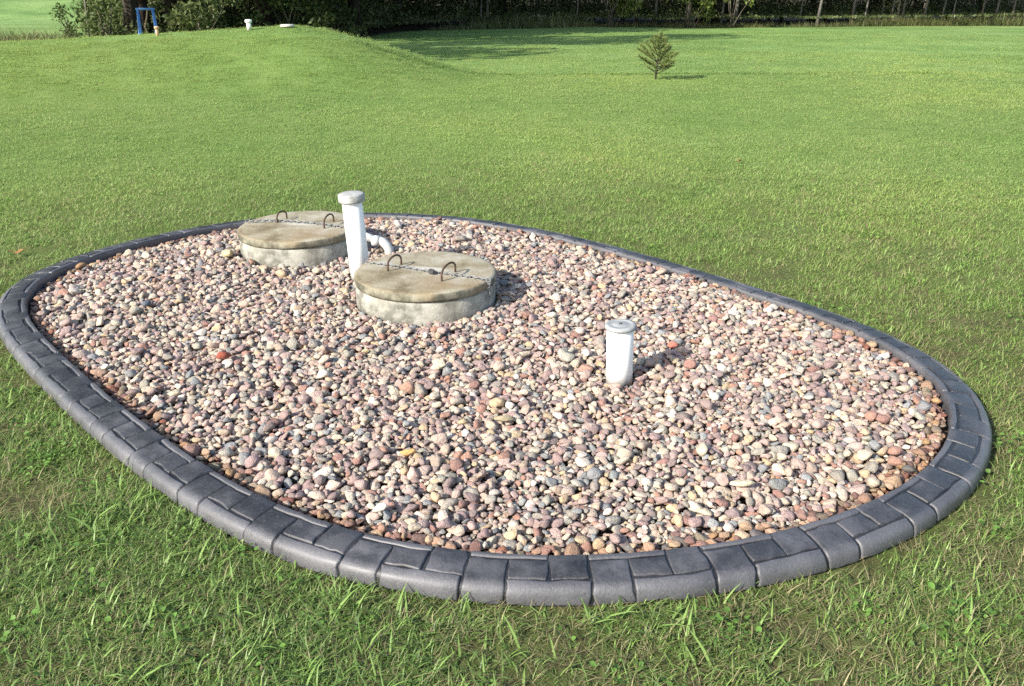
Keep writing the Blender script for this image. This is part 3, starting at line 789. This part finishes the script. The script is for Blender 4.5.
def build_grass():
    r = np.random.default_rng(11)
    X, Y, K, S = [], [], [], []
    def ring(r0, r1, dens, a=41):
        A = math.radians(2*a)/2*(r1*r1-r0*r0); n = int(A*dens)
        q = np.sqrt(r.uniform(r0*r0, r1*r1, n)); th = np.radians(r.uniform(-a, a, n))
        return q*np.sin(th), q*np.cos(th)
    # near lawn
    for r0, r1, dn in ((0.8, 4.0, 1050), (4.0, 9.5, 430)):
        x, y = ring(r0, r1, dn, 44)
        gap = inner_gap(x, y); keep = gap < -0.168
        rim = np.clip((-gap-0.165)/0.12, 0, 1)
        bare = fbm(x, y, 0.42, 7); side = sstep(-0.6, 1.6, x)                     # the right-hand front is thinner and drier
        thin = sstep(0.50, 0.72, bare+0.16*side*sstep(5, 2.5, y))
        keep &= r.random(len(x)) > np.maximum(thin*0.74, 0.9*(1-rim)*(0.25+0.75*side))
        x, y, bare, thin, side = x[keep], y[keep], bare[keep], thin[keep], side[keep]
        if r0 > 3:
            kp = r.random(len(x)) > sstep(6.0, 9.5, np.hypot(x, y)); x, y, bare, thin, side = x[kp], y[kp], bare[kp], thin[kp], side[kp]
        u = r.random(len(x)); k = r.integers(0, 5, len(x)); co = fbm(x, y, 0.6, 12)
        pc = 0.06+0.42*sstep(0.48, 0.72, co+0.08*(1-side)); m = u < 0.7*pc*(r0 < 4)+0.03; k[m] = r.integers(5, 9, m.sum())
        m = (u > 0.975-0.05*sstep(0.5, 0.7, fbm(x, y, 0.5, 21))); k[m] = r.integers(9, 12, m.sum())
        m = (u > 0.45) & (u < 0.45+0.10+0.35*thin+0.12*side*sstep(4.5, 2.5, y)); k[m] = r.integers(12, 15, m.sum())
        s = r.uniform(0.7, 1.25, len(x))*(0.8+0.5*fbm(x, y, 1.1, 15))
        X.append(x); Y.append(y); K.append(k); S.append(np.c_[s, s, s])
    # straw lying over the bare soil
    x, y = ring(0.8, 5.0, 130, 44); keep = inner_gap(x, y) < -0.17; x, y = x[keep], y[keep]
    X.append(x); Y.append(y); K.append(r.integers(12, 15, len(x))); S.append(np.full((len(x), 3), 0.9))
    # long blades against the kerb
    n = 1000; t = r.uniform(0, NC, n).astype(int); o = r.uniform(0.160, 0.25, n)
    q = CUR[t]+NRM[t]*o[:,None]; m = (fbm(q[:,0], q[:,1], 0.5, 31) > 0.52) & ((q[:,0] < 0.6) | (r.random(n) < 0.3)); q = q[m]
    X.append(q[:,0]); Y.append(q[:,1]); K.append(r.integers(5, 9, len(q))); s = r.uniform(0.6, 1.15, len(q)); S.append(np.c_[s, s, s])
    # middle and far lawn, the mound
    for r0, r1, dn, sc in ((5.0, 12, 210, 0.8), (12, 19, 105, 1.0), (19, 30, 40, 1.25), (30, 48, 9, 1.7)):
        x, y = ring(r0, r1, dn, 38)
        keep = (wood_mask(x, y) < 0.5) & (inner_gap(x, y) < -0.175) & (r.random(len(x)) > 0.3*sstep(0.5, 0.75, fbm(x, y, 1.6, 9)))
        keep &= r.random(len(x)) < sstep(4.5, 9.0, np.hypot(x, y))
        x, y = x[keep], y[keep]; k = r.integers(15, 18, len(x))
        s = sc*r.uniform(0.7, 1.2, len(x))*(0.75+0.5*fbm(x, y, 2.5, 15)); X.append(x); Y.append(y); K.append(k); S.append(np.c_[s, s, s*0.9/sc**0.4])
    # unmown strip along the field edge
    n = 1300; t = r.uniform(-0.05, 1.2, n); q = LINE_A+np.outer(t, LINE_B-LINE_A)+r.normal(0, 0.16, (n, 2))
    m = fbm(q[:,0], q[:,1], 2.2, 41) > 0.50; q = q[m]; s = r.uniform(0.7, 2.0, len(q))
    X.append(q[:,0]); Y.append(q[:,1]); K.append(r.integers(5, 9, len(q))); S.append(np.c_[s, s, s*0.7])
    x, y, k, s = np.concatenate(X), np.concatenate(Y), np.concatenate(K), np.vstack(S)
    z = ground(x, y); n = len(x)
    rot = np.c_[r.normal(0, 0.06, n), r.normal(0, 0.06, n), r.uniform(0, 6.283, n)]
    o = instancer('grass', np.c_[x, y, z], rot, s, k, TUFTS); tag(o, 'green lawn grass with dry patches around the bed and over the mound', kind='stuff')
    print('grass', n)
build_grass()

# ------------------------------------------------------------------ things on and behind the mound
def crest(px):
    best = None
    for Y in np.arange(13, 23, 0.1):
        x = (px-CX)/FPX*(Y*cP+0.9*sP); z = gz(x, Y); D = Y*cP-(z-CAM_H)*sP; py = CY-FPX*((z-CAM_H)*cP+Y*sP)/D
        if best is None or py < best[0]: best = (py, x, Y, z)
    f = 1-0.5/best[2]; return np.array([best[1]*f, best[2]*f, gz(best[1]*f, best[2]*f)])
def mound_pipe(name, px, py, hpx, r, label, mat, cap_mat, z_off=0.0, dist=None):
    p = crest(px)
    D = math.hypot(p[0], p[1]); h = hpx*D/FPX/0.94
    t = empty(name, (p[0], p[1], p[2]-0.02))
    obj('pipe', mesh('pipe', *lathe([(r, 0), (r, h*0.5), (r, h)], 20), mat), t)
    obj('cap', mesh('cap', *lathe([(r*1.05, h*0.78), (r*1.5, h*0.80), (r*1.5, h*1.02), (r*1.35, h*1.06), (r*0.5, h*1.08)], 20), cap_mat), t)
    tag(t, label, 'pipe'); return t
mound_pipe('mound_pipe', 250, 26.3, 8.5, 0.045, 'white capped pipe standing on top of the grassy mound', M_PVC, M_PVC)
mound_pipe('mound_pipe', 158, 31.5, 7.5, 0.032, 'small tan capped pipe on the mound right of the blue frame', M_ORANGE, M_ORANGE)
p = crest(288); t = empty('access_cover', (p[0], p[1], p[2]))
obj('disc', mesh('disc', *lathe([(0.13, 0), (0.14, 0.012), (0.14, 0.035), (0.12, 0.048), (0.03, 0.052)], 24), M_PVC), t)
tag(t, 'flat white access cover at the right end of the mound top', 'cover')

def blue_frame():
    Y0 = 26.0; a = at_y(137.5, 9, Y0); b = at_y(152.5, 9, Y0); zg = gz(a[0], Y0); base = Vector(((a[0]+b[0])/2, Y0, zg))
    t = empty('blue_frame', base); W = (b[0]-a[0]); h = a[2]-zg
    for sx in (-1, 1):
        for sy in (-1, 1):
            V, F = tube([Vector((sx*(W/2+0.05), sy*0.13, -0.03)), Vector((sx*W/2, sy*0.02, h))], 0.026, 10); obj('leg', mesh('leg', V, F, M_BLUE), t)
    obj('top_bar', mesh('top_bar', *tube([Vector((-W/2-0.05, 0, h)), Vector((W/2+0.05, 0, h))], 0.032, 10), M_BLUE), t)
    for sx in (-1, 1): obj('cross_bar', mesh('cross_bar', *tube([Vector((sx*(W/2+0.045), -0.25, h*0.42)), Vector((sx*(W/2+0.045), 0.25, h*0.42))], 0.022, 8), M_BLUE), t)
    obj('hanging_strap', mesh('hanging_strap', *tube([Vector((0.06, 0, h-0.02)), Vector((0.0, 0.0, h*0.8)), Vector((-0.09, 0, h*0.62)), Vector((-0.02, 0, h*0.5))], 0.022, 8), M_ORANGE), t)
    tag(t, 'blue tubular metal frame standing behind the mound at the left', 'frame')
blue_frame()

# ------------------------------------------------------------------ young pine on the lawn
def sapling():
    b = on_ground(655.5, 79.5); t = empty('pine_sapling', b); D = math.hypot(b[0], b[1]); k = D/FPX
    Ht = 40.5*k
    r = random.Random(21)
    trunk = [Vector((0, 0, -0.03)), Vector((0.01*Ht, 0, 0.3*Ht)), Vector((0.04*Ht, 0.01, 0.62*Ht)), Vector((0.075*Ht, 0, 0.95*Ht))]
    obj('trunk', mesh('trunk', *tube(trunk, [0.020, 0.016, 0.012, 0.005], 8), M_DARKBARK), t)
    parts, needles = [], []
    def branch(z, az, L, el, dens):
        f = z/Ht; c = Vector((0.04*Ht*f*1.6, 0, z)); d = Vector((math.cos(az)*math.cos(el), math.sin(az)*math.cos(el), math.sin(el)))
        P = [c, c+d*L*0.5+Vector((0,0,0.00*L)), c+d*L+Vector((0,0,0.10*L))]
        parts.append(tube(P, [0.008, 0.006, 0.003], 5))
        for i in range(int(dens*L)):
            u = 0.25+0.75*r.random()**0.8; p = P[0].lerp(P[2], u)
            nd = (d*0.9+Vector((r.gauss(0,.5), r.gauss(0,.5), r.gauss(0.2,.45)))).normalized(); l = r.uniform(0.05, 0.10)
            s = nd.cross(Vector((r.gauss(0,1), r.gauss(0,1), r.gauss(0,1)))).normalized()*0.0042
            needles.append([p-s, p+s, p+nd*l+s*0.4, p+nd*l-s*0.4])
    # whorls, sparse and low ones first
    spec = [(0.13, 0.10, 0.42, 0.35, 130), (0.14, 3.0, 0.40, 0.55, 60), (0.17, 0.9, 0.30, 0.3, 160), (0.20, -0.5, 0.36, 0.25, 180), (0.18, 2.5, 0.26, 0.3, 140), (0.21, 4.4, 0.40, 0.22, 260), (0.22, 1.7, 0.40, 0.22, 260), (0.24, 5.6, 0.46, 0.25, 300)]
    for z, az, L, el, dn in spec: branch(z*Ht, az, L*Ht, el, dn)
    for w_ in range(5):
        z = 0.27+0.125*w_
        for q in range(5):
            az = q*1.257+w_*0.7+r.uniform(-.3, .3); L = (0.54-0.085*w_)*r.uniform(0.65, 1.15)
            if L > 0.10: branch(z*Ht, az, L*Ht, 0.36+0.12*w_+r.uniform(-.18, .18), 430)
    branch(0.36*Ht, 3.0, 0.52*Ht, 0.72, 520); branch(0.33*Ht, 0.1, 0.50*Ht, 0.42, 520)
    branch(0.85*Ht, 1.2, 0.10*Ht, 1.3, 500); branch(0.93*Ht, 0, 0.06*Ht, 1.5, 600)
    V, F = merge(parts); obj('branches', mesh('branches', V, F, M_DARKBARK), t)
    obj('needles', quads_mesh('needles', np.array([[list(q) for q in n] for n in needles]), M_NEEDLE), t)
    tag(t, 'small young pine tree growing alone in the open lawn', 'tree')
sapling()

# ------------------------------------------------------------------ the wood and the shrubs
def leaf_cloud(seed, n, centres, radii, size, mat, droop=0.0):
    r = np.random.default_rng(seed); centres = np.array(centres, float); radii = np.array(radii, float)
    k = r.choice(len(centres), n, p=radii.prod(1)**0.66/np.sum(radii.prod(1)**0.66))
    d = r.normal(size=(n, 3)); d /= np.linalg.norm(d, axis=1)[:,None]
    p = centres[k] + d*radii[k]*(r.random((n, 1))**0.45)
    a = r.normal(size=(n, 3)); a /= np.linalg.norm(a, axis=1)[:,None]
    if droop: a = a*(1-droop)+np.array([0, 0, -1])*droop
    b = np.cross(a, r.normal(size=(n, 3))); b /= np.linalg.norm(b, axis=1)[:,None]
    s = size*r.uniform(0.6, 1.4, (n, 1)); a = a*s; b = b*s*0.55
    p[:,2] = np.maximum(p[:,2], 0.05)
    Q = np.stack([p-a, p-b*0.9, p+a, p+b*0.9], 1)
    return quads_mesh('leaf_cloud', Q, mat)
def tree_mesh(seed, H, r0, bark, lean, cb, cr, leaf, nleaf=2600, lsize=0.30):
    r = random.Random(seed); P = []; R = []
    for i in range(9):
        f = i/8; P.append(Vector((lean*H*f+0.10*math.sin(f*5+seed)*f, 0.08*math.sin(f*4+seed*2), H*0.82*f-0.1))); R.append(r0*(1.0-0.78*f)*(1.35 if i == 0 else 1))
    parts = [tube(P, R, 9)]; cs, rd = [], []
    nl = 9
    for q in range(nl):
        f = cb/H+(0.80-cb/H)*q/nl; i = f/0.82*8; a = P[int(i)].lerp(P[min(int(i)+1, 8)], i-int(i)); az = q*2.4+r.uniform(-.5, .5); L = cr*(1.1-0.5*q/nl)*r.uniform(.7, 1.1)
        d = Vector((math.cos(az), math.sin(az), r.uniform(.35, .8))); e = a+d*L*0.8
        parts.append(tube([a, a.lerp(e, .5)+Vector((0,0,.1)), e], [r0*.32*(1-f*.6), r0*.2, r0*.06], 6))
        cs.append(e); rd.append((L*.62, L*.62, L*.5)); cs.append(a+d*L*.45); rd.append((L*.45, L*.45, L*.4))
    cs.append(P[-1]+Vector((0,0,H*.05))); rd.append((cr*.6, cr*.6, H*.13))
    V, F = merge(parts)
    return mesh('trunk', V, F, bark), leaf_cloud(seed, nleaf, cs, rd, lsize, leaf)
def put_tree(tm, x, y, rz, s, label, group=None, name='woodland_tree'):
    t = empty(name, (x, y, gz(x, y)), rz); t.scale = (s, s, s)
    obj('trunk', tm[0], t); obj('crown', tm[1], t)
    tag(t, label, 'tree', group); return t
SLIM = [tree_mesh(70+i, 13+i, 0.066+0.010*i, M_PALEBARK, 0.035+0.02*i, 4.2, 2.6, M_CROWN) for i in range(3)]
MIDT = [tree_mesh(80+i, 14+i, 0.095+0.012*i, M_BARK, 0.02*i, 3.4, 3.2, M_CROWN) for i in range(3)]
BIG = [tree_mesh(90+i, 15+i, 0.30, M_DARKBARK, 0.01+0.01*i, 2.4, 4.2, M_CROWN, 4200) for i in range(3)]
def wood_at(px, extra):
    D = float(edge_dist(px))+extra; th = math.atan2((px-CX)*cP, FPX); return D*math.sin(th), D*math.cos(th)
rr = random.Random(5)
ORD = ['first','second','third','fourth','fifth','sixth','seventh','eighth','ninth','tenth','eleventh','twelfth','thirteenth','fourteenth','fifteenth']
right = [1018,1000,987,957,946,927.5,907,902,895,886,868,855,821,803]
for i, px in enumerate(right):
    x, y = wood_at(px, rr.uniform(0.8, 3.5)); big = px in (1000, 927.5, 895, 855, 821)
    put_tree(SLIM[rr.randrange(3)] if big or rr.random() < .5 else MIDT[0], x, y, rr.uniform(-.5, .5), 1.0 if big else 0.8,
             '%s slim tree trunk from the right along the dark wood edge' % ORD[i], 'slim trunks along the wood edge')
for px, lab, m, s in [(737,'bright pale leaning trunk behind the small pine, right of centre', SLIM[2], 1.0), (724,'dim slim trunk next to the bright pale leaning one', SLIM[0], .8),
                      (657,'slim dark trunk directly above the small pine', MIDT[1], .8), (577,'slim leaning trunk left of the bright green hanging foliage', SLIM[1], .8),
                      (480,'thin grey trunk in the darkest middle of the wood', SLIM[0], .7), (487.5,'thin grey trunk right beside its twin in the darkest wood', MIDT[0], .7),
                      (690,'trunk behind the yellow-green bush right of the small pine', MIDT[2], .9)]:
    x, y = wood_at(px, rr.uniform(0.8, 3.0)); put_tree(m, x, y, rr.uniform(-.4, .4), s, lab)
for px, ex, lab, m, s in [(127,0.6,'left one of two thick dark trunks behind the blue frame', BIG[0], 1.0), (137,1.4,'right one of two thick dark trunks behind the blue frame', BIG[1], .9),
                      (80,2.0,'thin leaning trunk left of the thick dark trunks', SLIM[1], .55), (97,3.0,'slim trunk between the shrub and the thick dark trunks', SLIM[2], .6)]:
    x, y = wood_at(px, ex); put_tree(m, x, y, 0.3, s, lab)
for i, px in enumerate([168,196,228,262,296,330,352]):
    x, y = wood_at(px, 1.5+(i*37 % 5)*1.2); put_tree(BIG[i % 3], x, y, i*1.1, 0.85+0.05*(i % 4), '%s dark leafy tree behind the mound, counting from the blue frame rightwards' % ORD[i], 'trees behind the mound')
put_tree(BIG[2], -14.3, 21.6, 0.4, 1.1, 'leafy tree just past the left picture edge, its shadow falling across the far lawn')
for i in range(46):
    px = 150+i*19.5+rr.uniform(-8, 8); x, y = wood_at(px, rr.uniform(5, 24))
    put_tree((BIG+MIDT+SLIM)[rr.randrange(9)], x, y, rr.uniform(0, 6.28), rr.uniform(.8, 1.15), 'dim tree deep inside the dark wood', 'trees deep in the wood')

def shrub(name, px, ex, w_, h, n, size, mat, label, seed, droop=0, dist=None, cat='shrub', zbase=0.0):
    x, y = wood_at(px, ex) if dist is None else tuple(at_y(px, 20, dist)[:2])
    r = random.Random(seed); cs, rd = [], []
    for k in range(9):
        q = r.uniform(0, 1); cs.append((r.uniform(-.5, .5)*w_*(1-.5*q), r.uniform(-.35, .35)*w_, zbase+h*(.12+.76*q))); rd.append((w_*.2, w_*.2, h*.16))
    t = empty(name, (x, y, gz(x, y)))
    parts = [tube([Vector((r.uniform(-.1,.1)*w_, r.uniform(-.1,.1)*w_, -.05)), Vector(c_)*0.6, Vector(c_)], [.03, .02, .008], 5) for c_ in cs[:6]]
    obj('stems', mesh('stems', *merge(parts), M_BARK), t)
    obj('foliage', leaf_cloud(seed, n, cs, rd, size, mat, droop), t)
    tag(t, label, cat); return t
shrub('bright_bush', 611, -1.2, 3.0, 5.5, 3200, 0.13, M_BRIGHT, 'bright yellow-green tree with hanging foliage at the wood edge', 301, 0.6, cat='tree')
shrub('bright_bush', 692, -0.6, 2.2, 4.0, 1700, 0.12, M_BRIGHT, 'yellow-green bush at the wood edge right of the small pine', 302, 0.4)
shrub('bright_bush', 733, -1.0, 2.0, 2.2, 700, 0.11, M_BRIGHT, 'pale round clump of leaves hanging above the wood edge', 303, 0.3, zbase=1.2)
shrub('roadside_shrub', 72, 0, 1.3, 1.5, 650, 0.05, M_SHRUB, 'leafy green shrub beyond the left end of the mound', 304, dist=31)
shrub('roadside_shrub', 106, 0, 1.6, 2.4, 1100, 0.06, M_SHRUB, 'tall shrub left of the thick dark trunks', 305, dist=33)
shrub('pale_shrub', 333, 0.6, 2.2, 1.7, 900, 0.09, M_SHRUB, 'pale feathery shrub at the right end of the mound', 306)
shrub('pale_shrub', 200, -1.2, 3.2, 2.2, 1200, 0.09, M_UNDER, 'brownish bush behind the mound right of the blue frame', 307)
shrub('pale_shrub', 285, -0.5, 3.0, 3.4, 1500, 0.09, M_SHRUB, 'lighter green bush behind the white pipe on the mound', 308)

def undergrowth():
    r = np.random.default_rng(77); cs, rd = [], []
    for px in np.arange(92, 1260, 5.0):
        for q in range(6):
            ex = r.uniform(-0.6, 27); x, y = wood_at(px+r.uniform(-4, 4), ex)
            thick = 1.0 if px < 800 else 0.8
            h = r.uniform(0.25, 1.0)*(0.7+0.15*ex)*(thick if ex < 9 else 1.0)
            if px < 370: h *= 1.6
            cs.append((x, y, gz(x, y)+h*0.45)); rd.append((0.9, 0.9, h*0.6))
    me = leaf_cloud(9, 150000, cs, rd, 0.10, M_UNDER)
    o = obj('undergrowth', me); tag(o, 'dark tangled undergrowth filling the wood behind the lawn', kind='stuff')
undergrowth()
def weeds():
    r = np.random.default_rng(31); X, Y, S = [], [], []
    for px in np.arange(430, 1250, 0.55):
        x, y = wood_at(px, r.uniform(-0.6, 0.9)); dens = 0.75 if px > 840 or 620 < px < 780 else 0.5
        if r.random() < dens: X.append(x); Y.append(y); S.append(r.uniform(0.7, 1.7)*(1.2 if px > 860 else 0.6))
    for k in range(260):
        p = at_y(r.uniform(-60, 62), 30, r.uniform(26, 31)); X.append(p[0]); Y.append(p[1]); S.append(r.uniform(0.7, 1.9))
    for k in range(120):
        x, y = wood_at(r.uniform(470, 590), r.uniform(-2, 4)); X.append(x); Y.append(y); S.append(r.uniform(1.2, 2.4))
    X, Y, S = map(np.array, (X, Y, S)); n = len(X)
    o = instancer('tall_weeds', np.c_[X, Y, ground(X, Y)], np.c_[np.zeros(n), np.zeros(n), r.uniform(0, 6.28, n)], np.c_[S*1.6, S*1.6, S], r.integers(0, 3, n), TUFTS[18:21])
    tag(o, 'dry tall grass and weeds along the foot of the wood', kind='stuff')
weeds()

# ------------------------------------------------------------------ fallen leaves
def dead_leaf(px, py, s, rz, label):
    p = on_ground(px, py); r = random.Random(int(px)); out = []
    V = [(0, 0, 0)]; n = 16
    for k in range(n):
        a = 2*math.pi*k/n; q = s*(0.75+0.25*math.cos(5*a)+r.uniform(-.08, .08)); x, y = q*math.cos(a), q*math.sin(a)*0.6
        V.append((x, y, 0.012*math.sin(a*2+1)+0.25*abs(y)))
    F = [(0, 1+k, 1+(k+1) % n) for k in range(n)]
    t = empty('fallen_leaf', (p[0], p[1], p[2]+0.035), rz)
    obj('leaf_blade', mesh('leaf_blade', V, F, M_DEADLEAF), t)
    obj('leaf_stalk', mesh('leaf_stalk', *tube([Vector((s*0.8, 0, 0.005)), Vector((s*1.5, 0.01, 0.01))], 0.0015, 5), M_DEADLEAF), t)
    tag(t, label, 'leaf')
dead_leaf(17, 258, 0.05, 0.3, 'brown fallen leaf on the grass left of the bed')
dead_leaf(739, 165, 0.035, 1.3, 'tiny brown fallen leaf on the open lawn far behind the bed')
